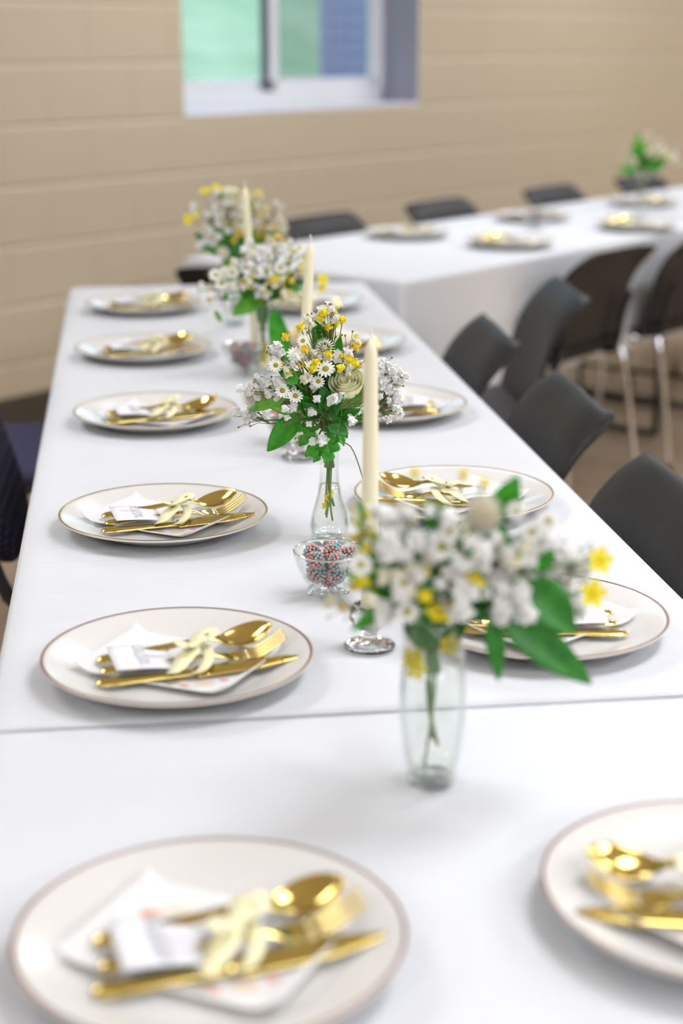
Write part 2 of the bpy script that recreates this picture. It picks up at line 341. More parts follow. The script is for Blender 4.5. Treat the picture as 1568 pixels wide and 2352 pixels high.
# ------------------------------------------------------------------ tables and cloths
def table(label, cx, cy, L, W, rz):
    t = thing('folding_table', label, 'table', (cx, cy, 0), rz, 'folding tables under the cloths')
    q = MB(); q.box(-W/2, W/2, -L/2, L/2, .70, .733); bevel(q.build('tabletop', M['tabletop'], t, False), .008)
    for s in (-1, 1):
        y = s*(L/2-.22); x = W/2-.09
        q = MB(); q.tube([(-x, y, .70), (-x, y, .03), (-x, y, .012)], .013); q.tube([(x, y, .70), (x, y, .03), (x, y, .012)], .013); q.tube([(-x, y, .12), (x, y, .12)], .009); q.tube([(-x, y, .015), (x, y, .015)], .012)
        q.build('leg_frame', M['steel'], t)
def cloth(name, label, loc, rz, x0, x1, y0, y1, drop, ends=(True, True), seed=1, dip=None, drop_y=None):
    rnd = random.Random(seed); r = .012; mb = MB(); st = .022
    ph = [rnd.uniform(0, 6.28) for _ in range(8)]
    ax = [x0-drop + k*((x1-x0+2*drop)/round((x1-x0+2*drop)/st)) for k in range(round((x1-x0+2*drop)/st)+1)]
    ya = y0 - (drop if ends[0] else 0); yb = y1 + (drop if ends[1] else 0)
    ny = round((yb-ya)/st); ay = [ya + k*(yb-ya)/ny for k in range(ny+1)]
    # make sure crisp edges get vertices
    for e in (x0, x0-.008, x0-.018, x1, x1+.008, x1+.018): ax.append(e)
    for f, e in ((ends[0], y0), (ends[0], y0-.008), (ends[0], y0-.018), (ends[1], y1), (ends[1], y1+.008), (ends[1], y1+.018)):
        if f: ay.append(e)
    ax = sorted(set(round(a, 5) for a in ax)); ay = sorted(set(round(a, 5) for a in ay))
    vs = []
    for y in ay:
        for x in ax:
            ix = min(max(x, x0+r), x1-r); iy = y
            if ends[0]: iy = max(iy, y0+r)
            if ends[1]: iy = min(iy, y1-r)
            ox, oy = x-ix, y-iy; d = math.hypot(ox, oy)
            jit = 0
            if dip:
                for yd, w, a in dip: jit += a*math.exp(-((iy-yd)/w)**2)
            if d < 1e-6:
                z = .0005*math.sin(9*x+ph[0])*math.sin(5*y+ph[1]) + .0006*math.sin(31*y+ph[2]+2*math.sin(3*x+ph[3])) - abs(jit)*.4
                if not ends[0]: z += .0010*math.exp(-(y-y0)/.02)
                vs.append((x, y, z)); continue
            dx, dy = ox/d, oy/d; q = r*PI/2
            if d < q: out = r*math.sin(d/r); z = -r*(1-math.cos(d/r))
            else:
                e = d-q; s = (y if abs(dx) > abs(dy) else x); cor = 2*abs(dx*dy)
                fold = .012*math.sin(17*s+ph[4]) + .010*math.sin(29*s+ph[5]+math.sin(7*s+ph[6]))
                out = r + .05*e + fold*min(1, e/drop)*.9 + cor*e*.18 - jit*math.exp(-e*8); z = -r - e*.99
            vs.append((ix+dx*(out-jit*.0), iy+dy*out, z))
    nx = len(ax); fs = [(j*nx+i, j*nx+i+1, (j+1)*nx+i+1, (j+1)*nx+i) for j in range(len(ay)-1) for i in range(nx-1)]
    mb.add(vs, fs)
    o = mb.build(name, M['cloth'], None, loc=loc, rot=(0, 0, rz)); solid(o, .0012, -1)
    return tag(o, label, 'tablecloth', 'white tablecloths')
TX0, TX1 = -.146, .619
table('folding table under the nearest white cloth', .236, .49, 1.80, .745, 0)
table('folding table under the middle of the long white cloth', .236, 1.875, .92, .745, 0)
table('folding table under the far end of the long white cloth', .236, 3.29, 1.86, .745, 0)
cloth('tablecloth', 'white tablecloth in the foreground, tucked under the other cloth at the seam', (0, 0, TZ-.0022), 0, TX0-.004, TX1+.002, -.42, 1.47, .3, (True, False), 3)
cloth('tablecloth', 'long white tablecloth running away from the seam to the far end', (0, 0, TZ), 0, TX0, TX1, 1.412, 4.235, .3, (False, True), 5, dip=[(2.33, .05, .006)])
FU0, FN0, FW, FL = 3.425, 2.57, .80, 3.7      # far row in room coordinates
fc = R3(FU0, FN0, TZ)
for k, wd in enumerate(('left', 'right')):
    c = R3(FU0+.95+1.84*k, FN0+FW/2); table('folding table under the %s half of the far cloth' % wd, c.x, c.y, 1.8, FW-.02, WROT-PI/2)
cloth('tablecloth', 'white tablecloth on the angled far table below the window', fc, WROT, 0, FL, 0, FW, .345, (True, True), 9)

# ------------------------------------------------------------------ chairs
def black_chair():
    t = thing('black_chair', 'x', 'chair')
    # local: sitter faces +y, back at y<0
    def back(a, c):
        s = 2*a-1; h = c
        w = .230*(1-.03*h)
        if h > .86: w -= .022*(1-math.sqrt(max(0, 1-((h-.86)/.14)**2)))
        x = s*w; z = .432 + .336*h - .010*abs(s)**4*max(0, (h-.5)*2)
        y = -.022 - .075*h - .045*max(0, (h-.70)/.30)**2 - .013*(1-s*s) + .010 - .035*abs(s)**5*max(0, (h-.62)/.38)
        return (x, y, z)
    q = MB(); q.grid(back, 16, 12); o = q.build('backrest', M['black'], t); solid(o, .011); subd(o)
    def seat(a, c):
        s = 2*a-1; l = c
        x = s*(.212+.012*math.sin(PI*l)); y = -.055 + .44*l; z = .448 + .012*s*s - .03*max(0, (l-.8)/.2)**2 + .022*max(0, (.18-l)/.18)**2
        return (x, y, z)
    q = MB(); q.grid(seat, 14, 14); o = q.build('seat', M['black'], t); solid(o, .012); subd(o)
    for s in (-1, 1):
        q = MB(); q.tube(crom([(s*.185, -.03, .435), (s*.19, -.07, .40), (s*.2, -.13, .02)], 4), .0105); lo = q.build('leg', M['chrome'], t)
        q = MB(); q.lathe([(0, 0), (.014, 0), (.015, .022), (.0, .022)], 12); q.build('foot', M['rubber'], lo, loc=(s*.2, -.13, 0))
        q = MB(); q.tube(crom([(s*.185, .33, .435), (s*.19, .345, .40), (s*.2, .375, .02)], 4), .0105); lo = q.build('leg', M['chrome'], t)
        q = MB(); q.lathe([(0, 0), (.014, 0), (.015, .022), (.0, .022)], 12); q.build('foot', M['rubber'], lo, loc=(s*.2, .375, 0))
        q = MB(); q.tube([(s*.185, -.04, .432), (s*.185, .34, .432)], .0105); q.build('seat_rail', M['chrome'], t)
        q = MB(); q.tube(crom([(s*.165, -.01, .432), (s*.165, -.055, .45), (s*.165, -.075, .56), (s*.16, -.10, .62)], 4), .010); q.build('back_post', M['steel'], t)
    q = MB(); q.tube([(-.185, .02, .43), (.185, .02, .43)], .009); q.build('cross_bar', M['chrome'], t)
    q = MB(); q.tube([(-.185, .3, .43), (.185, .3, .43)], .009); q.build('cross_bar', M['chrome'], t)
    return t
bc = black_chair(); first = [True]
def place_chair(x, y, face, label, group):
    o = bc if first[0] else copy_tree(bc); first[0] = False
    o.location = (x, y, 0); o.rotation_euler = (0, 0, face - PI/2); o['label'] = label; o['group'] = group
    return o
g1 = 'black chairs along the right side of the long table'; g2 = 'black chairs in front of the far table'; g3 = 'black chairs along the wall side of the far table'
place_chair(.608, 2.10, PI-.02, 'nearest black chair at the right edge, beside the second plate of the right row', g1)
place_chair(.635, 2.74, PI-.03, 'second black chair from the front beside the long table', g1)
place_chair(.635, 3.39, PI-.03, 'third black chair from the front, its back just above the cloth edge', g1)
place_chair(.945, 3.96, PI-.06, 'tall looking black chair turned sideways where the two tables meet', g1)
fN = math.atan2(N.y, N.x)
def at_far(u, n, f, label, g, turn=0):
    p = R3(u, n); place_chair(p.x, p.y, f+turn, label, g)
at_far(4.20, 2.51, fN, 'black chair showing its rear shell to the camera, left of two at the far table', g2)
at_far(4.81, 2.51, fN, 'black chair showing its rear, cut off by the right border at the far table', g2)
for u, l in [(4.42, 'leftmost black chair against the wall behind the far table'), (5.12, 'second black chair from the left behind the far table'), (5.92, 'third black chair from the left behind the far table'), (6.66, 'rightmost black chair behind the far table, beyond the small vase')]:
    at_far(u, 3.53, fN+PI, l, g3, .03)
p = R3(3.16, 2.97); place_chair(p.x+.14, p.y+.09, WROT+.15, 'black chair peeking over the far left end of the long table', 'black chair at the table end')
def navy_chair(x, y, face, label):
    t = thing('upholstered_chair', label, 'chair', (x, y, 0), face-PI/2, 'navy upholstered chairs on the left')
    def back(a, c):
        an = 2*PI*a; sx = math.copysign(abs(math.cos(an))**.35, math.cos(an)); sy = math.copysign(abs(math.sin(an))**.6, math.sin(an))
        h = .5-.5*math.cos(PI*c); k = min(1, abs(math.sin(PI*c))**.35)
        z = .50 + .37*h; return (sx*.225*k, -.02 - .125*h + sy*.028*k - .0*h, z)
    q = MB(); q.grid(back, 48, 20); q.build('backrest', M['navy'], t)
    def seat(a, c):
        an = 2*PI*a; sx = math.copysign(abs(math.cos(an))**.35, math.cos(an)); sy = math.copysign(abs(math.sin(an))**.35, math.sin(an))
        k = min(1, abs(math.sin(PI*c))**.35); h = .5-.5*math.cos(PI*c)
        return (sx*.225*k, .25 + sy*.215*k, .39 + .075*h)
    q = MB(); q.grid(seat, 48, 14); q.build('seat', M['navyseat'], t)
    for s in (-1, 1):
        q = MB(); q.tube(crom([(s*.2, -.135, .82), (s*.215, -.03, .50), (s*.215, .0, .40), (s*.225, -.10, .0)], 5), .012); q.build('leg', M['steel'], t)
        q = MB(); q.tube(crom([(s*.215, .0, .40), (s*.215, .36, .395), (s*.215, .385, .37), (s*.225, .43, .0)], 5), .012); q.build('leg', M['steel'], t)
    q = MB(); q.tube([(-.215, -.01, .42), (.215, -.01, .42)], .012); q.build('cross_bar', M['steel'], t)
    return t
navy_chair(-.187, 2.80, -.03, 'nearer navy chair with dotted fabric back at the left border')
navy_chair(-.47, 3.74, 0, 'farther navy chair showing only its slate blue seat beside the table')

# ------------------------------------------------------------------ place settings
q = MB()
prof = [(0, .006), (.04, .006), (.088, .0065), (.097, .009), (.112, .0155), (.128, .0205), (.1335, .0222), (.135, .0218), (.1352, .0205), (.134, .0193), (.127, .0172), (.112, .0115), (.098, .0052), (.088, .0030), (.0865, .0), (.083, .0), (.081, .0025), (.04, .003), (0, .003)]
q.lathe(prof, 96); plate_me = q.mesh('plate', M['china'])
def rim(m):
    q = MB(); q.lathe([(.1322, .0221), (.1328, .0226), (.1341, .0226), (.1348, .0222)], 96); return q.mesh('rim_line', m)
rim_g, rim_p = rim(M['rimgold']), rim(M['rimplum'])
def nap(a, c):
    x, y = (a-.5)*.168, (c-.5)*.122
    return (x, y, .0009 + .0007*math.sin(40*x+1)*math.sin(33*y) + .010*max(0, (abs(x)-.062)/.022)**2 + .004*max(0, (abs(y)-.045)/.015)**2)
q = MB(); q.grid(nap, 20, 14); nap_me = q.mesh('napkin', M['napkin'])
def bar(st, nv=6):
    # stations: x, halfwidth, z, crown, concavity, y shift
    def f(i, j):
        k = i*(len(st)-1); a = int(min(k, len(st)-2)); t = k-a; s = [st[a][n]*(1-t)+st[a+1][n]*t for n in range(5)]
        v = 2*j-1; return (s[0], v*s[1], s[2] + s[3]*(1-v*v) - s[4]*(1-v*v))
    q = MB(); q.grid(f, (len(st)-1), nv); return q
sp = [(0, .0016, .006, .0005, 0), (.002, .0048, .0068, .001, 0), (.007, .0072, .0075, .0016, 0), (.02, .0076, .008, .0018, 0), (.05, .0058, .0088, .0018, 0), (.08, .0044, .0105, .0018, 0), (.10, .0036, .0125, .0018, 0), (.113, .0034, .0128, .0018, 0), (.122, .0042, .0105, .0012, 0),
      (.128, .0075, .0085, 0, .0012), (.134, .0125, .0078, 0, .0034), (.142, .017, .0085, 0, .0052), (.152, .0190, .010, 0, .0062), (.162, .0180, .0125, 0, .0060), (.171, .0135, .0155, 0, .0044), (.177, .0075, .0175, 0, .002), (.180, .0022, .0183, 0, .0003)]
spoon_me = bar(sp, 8).mesh('spoon', M['gold'])
fk = [(0, .0016, .006, .0005, 0), (.002, .0048, .0068, .001, 0), (.007, .0072, .0075, .0016, 0), (.02, .0076, .008, .0018, 0), (.05, .0058, .0085, .0018, 0), (.08, .0042, .0105, .0018, 0), (.10, .0034, .0125, .0018, 0), (.113, .0034, .0125, .0018, 0), (.122, .0045, .0105, .0010, 0), (.13, .0095, .0085, 0, .001), (.138, .0118, .0080, 0, .0014), (.145, .0122, .0085, 0, .0012)]
qf = bar(fk, 8)
for k in range(4):
    yc = -.0122+.0031+k*.0061
    def tine(i, j, yc=yc):
        x = .145+.04*i; w = .0024*(1-.45*i); return (x, yc+(2*j-1)*w, .0085-.0008+.023*i**1.5)
    qf.grid(tine, 6, 2)
fork_me = qf.mesh('fork', M['gold'])
kn = [(0, .0016, .004, .0005, 0), (.002, .0048, .0045, .001, 0), (.007, .0070, .005, .0018, 0), (.02, .0074, .005, .0022, 0), (.06, .0060, .005, .0022, 0), (.092, .0052, .005, .0020, 0), (.098, .0062, .005, .001, 0)]
qk = bar(kn, 6)
def blade(i, j):
    x = .098+.104*i; top = .0075*min(1, (1-i)*3.0+.05)**.6 + .0015; lo = -.0095*(min(1, (1.0-i)*2.4+.03)**.7)
    y = lo+(top-lo)*j
    if j == 0 and .1 < i < .85: y += .0009*(1 if round(i*60) % 2 else -1)
    return (x, y, .0052 + .004*i + .0004*math.sin(PI*j))
qk.grid(blade, 60, 4); knife_me = qk.mesh('knife', M['gold'])
q = MB()
def cardf(a, c): return ((a-.5)*.060, (c-.5)*.066, .0002+.0012*math.sin(PI*a))
q.grid(cardf, 6, 6); card_me = q.mesh('name_card', M['card'])
# handwriting, as thin pen strokes (text x runs right, y up)
GL = {'k': [[(0, .1), (.22, .95), (.17, 1.12), (.09, .9), (.12, 0)], [(.12, .3), (.4, .52), (.42, .36), (.16, .28), (.42, 0), (.55, .08)]],
      'y': [[(0, .5), (.03, .2), (.15, .06), (.34, .5), (.26, -.4), (.12, -.55), (.14, -.3), (.45, .1)]],
      's': [[(0, .1), (.2, .52), (.25, .2), (.15, .0), (.02, .06)]],
      'o': [[(.15, .42), (.02, .2), (.14, 0), (.3, .2), (.16, .42), (.4, .36)]],
      'n': [[(0, .42), (.05, 0), (.1, .3), (.24, .42), (.3, .0), (.48, .12)]],
      'a': [[(.32, .42), (.08, .36), (.02, .1), (.2, .0), (.36, .42), (.36, .0), (.5, .1)]],
      'i': [[(0, .1), (.1, .42), (.12, 0), (.28, .1)], [(.13, .62), (.15, .66)]],
      'd': [[(.3, .42), (.08, .36), (.02, .1), (.2, .0), (.46, 1.15), (.36, .0), (.5, .1)]],
      'e': [[(0, .1), (.26, .25), (.2, .44), (.07, .25), (.16, 0), (.38, .1)]]}
AD = {'k': .55, 'y': .45, 's': .3, 'o': .4, 'n': .48, 'a': .5, 'i': .28, 'd': .5, 'e': .38}
def letter_mesh(word, seed=0):
    rnd = random.Random(seed); strokes = []; x = 0
    if word:
        for ch in word:
            strokes += [[(x+a, b) for a, b in s] for s in GL[ch]]; x += AD[ch]
    else:                                     # illegible pen loops
        pts = []
        for k in range(rnd.randint(9, 12)):
            pts += [(x, rnd.uniform(-.1, .1)), (x+.14, rnd.choice([.45, .5, 1.0, .4])), (x+.07, rnd.uniform(.1, .2))]; x += .2
        strokes = [pts]
    q = MB(); sc = .026
    for s in strokes:
        P = crom(s, 6); vs = []; fs = []
        for i, p in enumerate(P):
            t = (P[min(i+1, len(P)-1)]-P[max(i-1, 0)]); t = t.normalized() if t.length > 1e-9 else Vector((1, 0, 0)); nn = Vector((-t.y, t.x, 0))*.0125
            vs += [(p-nn - Vector((x/2, .2, 0)))*sc, (p+nn - Vector((x/2, .2, 0)))*sc]
        fs = [(2*i, 2*i+2, 2*i+3, 2*i+1) for i in range(len(P)-1)]; q.add(vs, fs)
    return q.mesh('lettering', M['ink'], False)
# ribbon: band around the handles, knot, two loops and two tails
q = MB()
def band(a, c):
    t = 2*PI*a; return (.0055*(2*c-1)+.012*math.sin(t), .033*math.cos(t)-.014, .012+.0085*math.sin(t))
q.grid(band, 32, 3)
def strip(pts, w, tw=0):
    P = crom(pts, 5); vs = []
    for i, p in enumerate(P):
        t = (P[min(i+1, len(P)-1)]-P[max(i-1, 0)]).normalized(); a = tw*i/len(P)
        s = t.cross(Vector((0, 0, 1))).normalized(); s = (s*math.cos(a)+t.cross(s)*math.sin(a))
        ww = w*(.55+.45*min(1, i/3))
        vs += [p-s*ww, p, p+s*ww]
    q.add(vs, [(3*i+k, 3*i+k+1, 3*i+k+4, 3*i+k+3) for i in range(len(P)-1) for k in (0, 1)])
strip([(0, -.012, .024), (-.014, -.034, .021), (-.022, -.044, .016), (-.029, -.050, .013)], .0100, .4)
strip([(0, -.012, .024), (.010, .010, .029), (.014, .022, .027), (.018, .030, .023)], .0100, -.4)
strip([(0, -.012, .025), (.016, .004, .033), (.016, -.008, .031), (.0, -.013, .026)], .0078, .6)
strip([(0, -.012, .025), (-.014, -.020, .032), (-.010, -.029, .030), (.0, -.013, .026)], .0078, -.6)
q.lathe([(0, -.004), (.0045, -.002), (.005, .001), (.003, .004), (0, .0045)], 10, cen=(0, -.012, .024))
ribbon_me = q.mesh('ribbon', M['ribbon'])
nset = [0]
def setting(x, y, z, rz, where, mirror=False, word=None, seed=0, plum=False, spoon_low=False, card_turn=0., extra=0.):
    """sitter at local -x facing +x; mirror flips the order across the table axis"""
    rnd = random.Random(100+seed); s = -1 if mirror else 1; c, sn = math.cos(rz), math.sin(rz)
    def W(a, b, h): return (x + a*c - b*s*sn, y + a*sn + b*s*c, z + h)
    def J(v): return rnd.uniform(-v, v)
    pl = tag(obj('plate', plate_me, None, (x, y, z), (0, 0, rz)), 'round cream dinner plate, ' + (where.replace('the ', '', 1).replace(' plate', '', 1)), 'plate', 'dinner plates')
    tag(obj('rim_line', rim_p if plum else rim_g, pl), 'plum brown rim line' if plum else 'thin gold rim line')
    r0 = rz
    na = tag(obj('napkin', nap_me, None, W(.0+J(.004), .0+J(.004), .0072), (0, 0, rz + s*math.radians(-34)+J(.06))), 'floral napkin under cutlery on ' + where, 'napkin', 'floral napkins'); solid(na, .0012, 1)
    kz = .0088
    k = tag(obj('knife', knife_me, None, W(-.080, -.055+J(.004), kz), (s*.22, 0, rz + s*math.radians(10+J(2)+extra))), 'gold knife on ' + where, 'knife', 'gold knives')
    if mirror: k.scale = (1, -1, 1)
    solid(k, .0016); 
    f = tag(obj('fork', fork_me, None, W(-.076, -.029+J(.003), kz+.001), (s*.15, 0, rz + s*math.radians(9.5+J(2)+extra))), 'gold fork on ' + where, 'fork', 'gold forks'); solid(f, .0016); subd(f)
    p = tag(obj('spoon', spoon_me, None, W(-.080, .004+J(.004), kz+.001), (s*.26, math.radians(-3), rz + s*math.radians((11.5 if not spoon_low else -2)+J(2)+extra))), 'gold spoon on ' + where, 'spoon', 'gold spoons'); solid(p, .0016); subd(p)
    ca = tag(obj('name_card', card_me, None, W(-.036, -.012, .0225), (0, math.radians(4), rz + s*math.radians(9)+card_turn)), 'white handwritten name card on ' + where, 'name card', 'name cards'); solid(ca, .0006)
    le = obj('lettering', letter_mesh(word, seed), ca, (0, 0, .0022), (0, 0, -PI/2))
    rb = tag(obj('ribbon', ribbon_me, None, W(.016, .0, .0075), (0, 0, rz + s*math.radians(6)), (1, s, 1)), 'yellow ribbon round cutlery on ' + where, 'ribbon', 'yellow ribbons'); solid(rb, .0006)
    return pl
ordn = ['', 'first', 'second', 'third', 'fourth', 'fifth', 'sixth']
Ls = [(.041, 1.00), (.037, 1.533), (.037, 2.047), (.040, 2.659), (.028, 3.249), (.039, 3.827)]
Rs = [(.416, 1.015), (.425, 1.601), (.429, 2.094), (.429, 2.669), (.428, 3.276), (.417, 3.811)]
for i, (x, y) in enumerate(Ls):
    setting(x, y, TZ+.001, 0, 'the %s plate from the front in the left row' % ordn[i+1], False, {1: 'aiden', 2: 'kyson'}.get(i), i, plum=(i in (0, 1)), spoon_low=(i == 3), extra=(5 if i in (3, 4) else 0))
for i, (x, y) in enumerate(Rs):
    setting(x, y, TZ+.001, PI, 'the %s plate from the front in the right row' % ordn[i+1], True, None, 20+i, plum=(i in (0, 1)))
far = [((.897, 5.201), 1, 'the leftmost plate in the back row of the far table'), ((1.416, 5.653), 1, 'the second plate in the back row of the far table'), ((1.96, 6.103), 1, 'the plate behind the small vase on the far table'),
       ((1.165, 4.915), 0, 'the front plate left of the far table candy bowl'), ((1.689, 5.318), 0, 'the front plate below the small far table vase')]
for i, ((x, y), bk, w) in enumerate(far):
    setting(x, y, TZ+.001, fN+(PI if bk else 0), w, bool(bk) is False, None, 40+i)

# ------------------------------------------------------------------ candles, holders, bowls, vases
def candle(x, y, lean, label, holder_label, L=.295):
    h = thing('candle_holder', holder_label, 'candle holder', (x, y, TZ+.001), 0, 'glass candle holders')
    q = MB(); q.lathe([(0, 0), (.024, 0), (.0268, .002), (.0268, .0045), (.022, .0075), (.012, .011), (.0075, .016), (.0085, .019), (.013, .022), (.0195, .028), (.0215, .035), (.0195, .043), (.0165, .0485), (.015, .049), (.0122, .048), (.0112, .040), (.0105, .026), (.0, .0245)], 40)
    q.build('holder_body', M['crystal'], h)
    c = thing('candle', label, 'candle', (x, y, TZ+.0265), 0, 'ivory taper candles'); c.rotation_euler = (0, 0, 0)
    c.rotation_euler = (0, lean, 0)
    q = MB(); q.lathe([(0, 0), (.0088, 0), (.0092, .002), (.0092, .04), (.0085, .12), (.0076, .22), (.0068, L-.020), (.0062, L-.012), (.0045, L-.005), (.0022, L-.001), (0, L)], 32); q.build('wax_stick', M['wax'], c)
    q = MB(); q.tube(crom([(0, 0, L-.002), (.0003, 0, L+.006), (-.001, .0005, L+.012)], 3), .0009, 6); q.build('wick', M['wick'], c)
candle(.237, 1.577, .0, 'ivory taper candle beside the nearest bouquet', 'clear glass candle holder with round foot beside the nearest vase', .299)
candle(.250, 2.385, .062, 'ivory taper candle behind the slim bud vase bouquet', 'clear glass candle holder behind the slim bud vase', .298)
candle(.240, 3.05, -.055, 'ivory taper candle farthest from the camera', 'clear glass candle holder hidden behind the middle bouquet', .322)
# candy clusters
def cluster_mesh(seed):
    rnd = random.Random(seed); q = MB()
    bm = bmesh.new(); bmesh.ops.create_icosphere(bm, subdivisions=1, radius=1); bv = [v.co.copy() for v in bm.verts]; bf = [tuple(v.index for v in f.verts) for f in bm.faces]; bm.free()
    q.add([v*.0088 for v in bv], bf, 0)
    n = 75
    for k in range(n):
        z = 1-2*(k+.5)/n; ph = k*2.39996; r = math.sqrt(1-z*z); d = Vector((r*math.cos(ph), r*math.sin(ph), z)); rr = rnd.uniform(.0014, .0023)
        p = d*rnd.uniform(.0088, .0108)
        q.add([p+v*rr for v in bv], bf, 1 if rnd.random() < .5 else 2)
    return q.mesh('candy_cluster', [M['candycore'], M['candypink'], M['candyteal']])
cl = [cluster_mesh(k) for k in range(3)]
def bowl(x, y, label, n, where, seed):
    t = thing('candy_bowl', label, 'bowl', (x, y, TZ+.001), 0, 'glass candy bowls')
    q = MB(); q.lathe([(0, .0085), (.014, .0085), (.019, .012), (.0285, .025), (.0355, .040), (.0395, .054), (.0405, .0555), (.0412, .054), (.0375, .039), (.0305, .0235), (.0205, .0095), (.015, .006), (0, .006)], 56)
    q.build('bowl_body', M['glass'], t)
    q = MB(); q.lathe([(.0392, .0545), (.0402, .0562), (.0414, .0556), (.0410, .0535)], 56, closed=True); q.build('bowl_rim', M['crystal'], t)
    for k in range(3):
        a = 2*PI*k/3 + .5; q = MB(); q.tube(crom([(.013*math.cos(a), .013*math.sin(a), .010), (.022*math.cos(a), .022*math.sin(a), .007), (.0255*math.cos(a), .0255*math.sin(a), .0)], 3), [.005]*3+[.0042]*3+[.0032], 10); q.build('foot', M['crystal'], t)
    rnd = random.Random(seed); spots = [(0, 0, .021)] + [(.0165*math.cos(2*PI*k/4+.4), .0165*math.sin(2*PI*k/4+.4), .031) for k in range(4)] + [(.0215*math.cos(2*PI*k/5), .0215*math.sin(2*PI*k/5), .0475) for k in range(5)] + [(.003, .002, .050)]
    wo = ['lowest', 'lower left', 'lower right', 'lower back', 'lower front', 'upper right', 'upper rear', 'upper left', 'upper front', 'upper side', 'topmost']
    for k in range(n):
        a, b_, h = spots[k]
        o = obj('candy_cluster', cl[k % 3], None, (x+a, y+b_, TZ+.001+h), (rnd.uniform(0, 6), rnd.uniform(0, 6), rnd.uniform(0, 6)), rnd.uniform(.98, 1.08))
        tag(o, 'pink and teal sugar candy cluster heaped in ' + where, 'candy', 'candy clusters in ' + where)
bowl(.216, 1.745, 'clear footed glass bowl of pink and teal candy behind the nearest bouquet', 11, 'the nearest glass bowl', 1)
bowl(.242, 2.47, 'small glass bowl of candy behind the left leaves of the bud vase', 10, 'the second glass bowl', 2)
bowl(.215, 3.04, 'small glass bowl of dark candy beside the farthest candle', 10, 'the third glass bowl', 3)
bowl(1.364, 5.391, 'glass candy bowl on the far table between two plates', 8, 'the far table bowl', 4)

TUMBLER = [(0, .004), (.0165, .004), (.019, .007), (.0235, .03), (.0268, .062), (.0268, .085), (.0245, .12), (.0212, .149), (.0222, .150), (.0232, .149), (.0262, .12), (.0284, .085), (.0284, .062), (.0255, .03), (.0215, .005), (.0205, 0), (0, 0)]
BUD = [(0, .005), (.0175, .006), (.022, .012), (.0232, .022), (.0205, .038), (.0140, .062), (.0108, .085), (.0106, .105), (.0125, .130), (.0165, .146), (.0174, .147), (.0182, .146), (.0140, .129), (.0120, .105), (.0122, .085), (.0155, .061), (.0220, .038), (.0248, .022), (.0238, .010), (.0222, .0), (0, 0)]
def vase(kind, x, y, label, water=.085):
    t = thing('flower_vase', label, 'vase', (x, y, TZ+.001), 0, 'glass flower vases')
    pr = TUMBLER if kind == 't' else BUD
    q = MB(); q.lathe(pr, 56); q.build('vase_body', M['glass'], t)
    q = MB(); r0 = .0195 if kind == 't' else .0215
    q.lathe([(0, 0), (r0, 0), (r0+.0015, .0025), (r0, .0055), (0, .0055)], 40); q.build('vase_base', M['clear'], t)
    q = MB(); r1, z1 = (.0217, .149) if kind == 't' else (.0174, .146)
    q.lathe([(r1-.0008, z1), (r1, z1+.0012), (r1+.0012, z1), (r1, z1-.0012)], 48, closed=True); q.build('vase_lip', M['crystal'], t)
    inner = [p for p in pr[:8] if .004 < p[1] <= water]; k = len(inner)
    nxt = next(p for p in pr if p[1] > water); pv = inner[-1]; f = (water-pv[1])/(nxt[1]-pv[1]); rw = pv[0]+(nxt[0]-pv[0])*f
    q = MB(); q.lathe([(0, inner[0][1]+.0005)] + [(max(r-.0006, 0), z+.0005) for r, z in inner] + [(rw-.0006, water), (0, water)], 40); q.build('water', M['water'], t)
    return t

# ------------------------------------------------------------------ bouquets
def petal_fan(q, base, d, up, L, w, cup=.25, n=3, mi=0):
    d = d.normalized(); s = d.cross(up).normalized()
    prof = [.35, .85, 1.0, .8, .3] if n == 4 else [.4, .9, 1.0, .45]
    vs = []
    for i in range(n+1):
        t = i/n; p = base + d*(L*t) + up*(cup*L*t*t); ww = w*prof[i]
        vs += [p - s*ww, p + up*(-.12*ww), p + s*ww]
    q.add(vs, [(3*i+k, 3*i+k+1, 3*i+k+4, 3*i+k+3) for i in range(n) for k in (0, 1)], mi)
def blossom_mesh(seed, m, n=17, r=1.0):
    rnd = random.Random(seed); q = MB()
    for k in range(n):
        z = 1-1.25*(k+.4)/n; ph = k*2.39996+rnd.uniform(-.3, .3); rr = math.sqrt(max(0, 1-z*z)); d = Vector((rr*math.cos(ph), rr*math.sin(ph), z+.05)).normalized()
        a = d.cross(Vector((0, 0, 1))); a = a.normalized() if a.length > .05 else Vector((1, 0, 0)); up = d
        t = (a*rnd.uniform(-1, 1) + d.cross(a)*rnd.choice([-1, 1])*.8).normalized()
        petal_fan(q, d*.62*r - t*.3*r, t, up, .85*r, .36*r, .12+rnd.uniform(0, .35), 4)
    bm = bmesh.new(); bmesh.ops.create_icosphere(bm, subdivisions=1, radius=.62*r); q.add([v.co.copy() for v in bm.verts], [tuple(v.index for v in f.verts) for f in bm.faces]); bm.free()
    return q.mesh('blossom', m)
BL = {c: [blossom_mesh(k, M[c]) for k in range(3)] for c in ('white', 'cream', 'yellow', 'amber')}
def bud_mesh():
    bm = bmesh.new(); bmesh.ops.create_icosphere(bm, subdivisions=1, radius=1); q = MB(); q.add([v.co.copy() for v in bm.verts], [tuple(v.index for v in f.verts) for f in bm.faces]); bm.free(); return q.mesh('bud', M['twig'])
BUDM = bud_mesh()
def daisy_petals():
    q = MB()
    for k in range(13):
        a = 2*PI*k/13; d = Vector((math.cos(a), math.sin(a), 0)); petal_fan(q, d*.30, d, Vector((0, 0, 1)), .72, .155, -.12 if k % 3 else .05, 3)
    return q.mesh('petals', M['white'])
DP = daisy_petals(); q = MB(); q.lathe([(0, .22), (.14, .2), (.28, .13), (.36, .02), (.34, -.08), (0, -.12)], 20); DC = q.mesh('flower_centre', M['disc'])
q = MB()
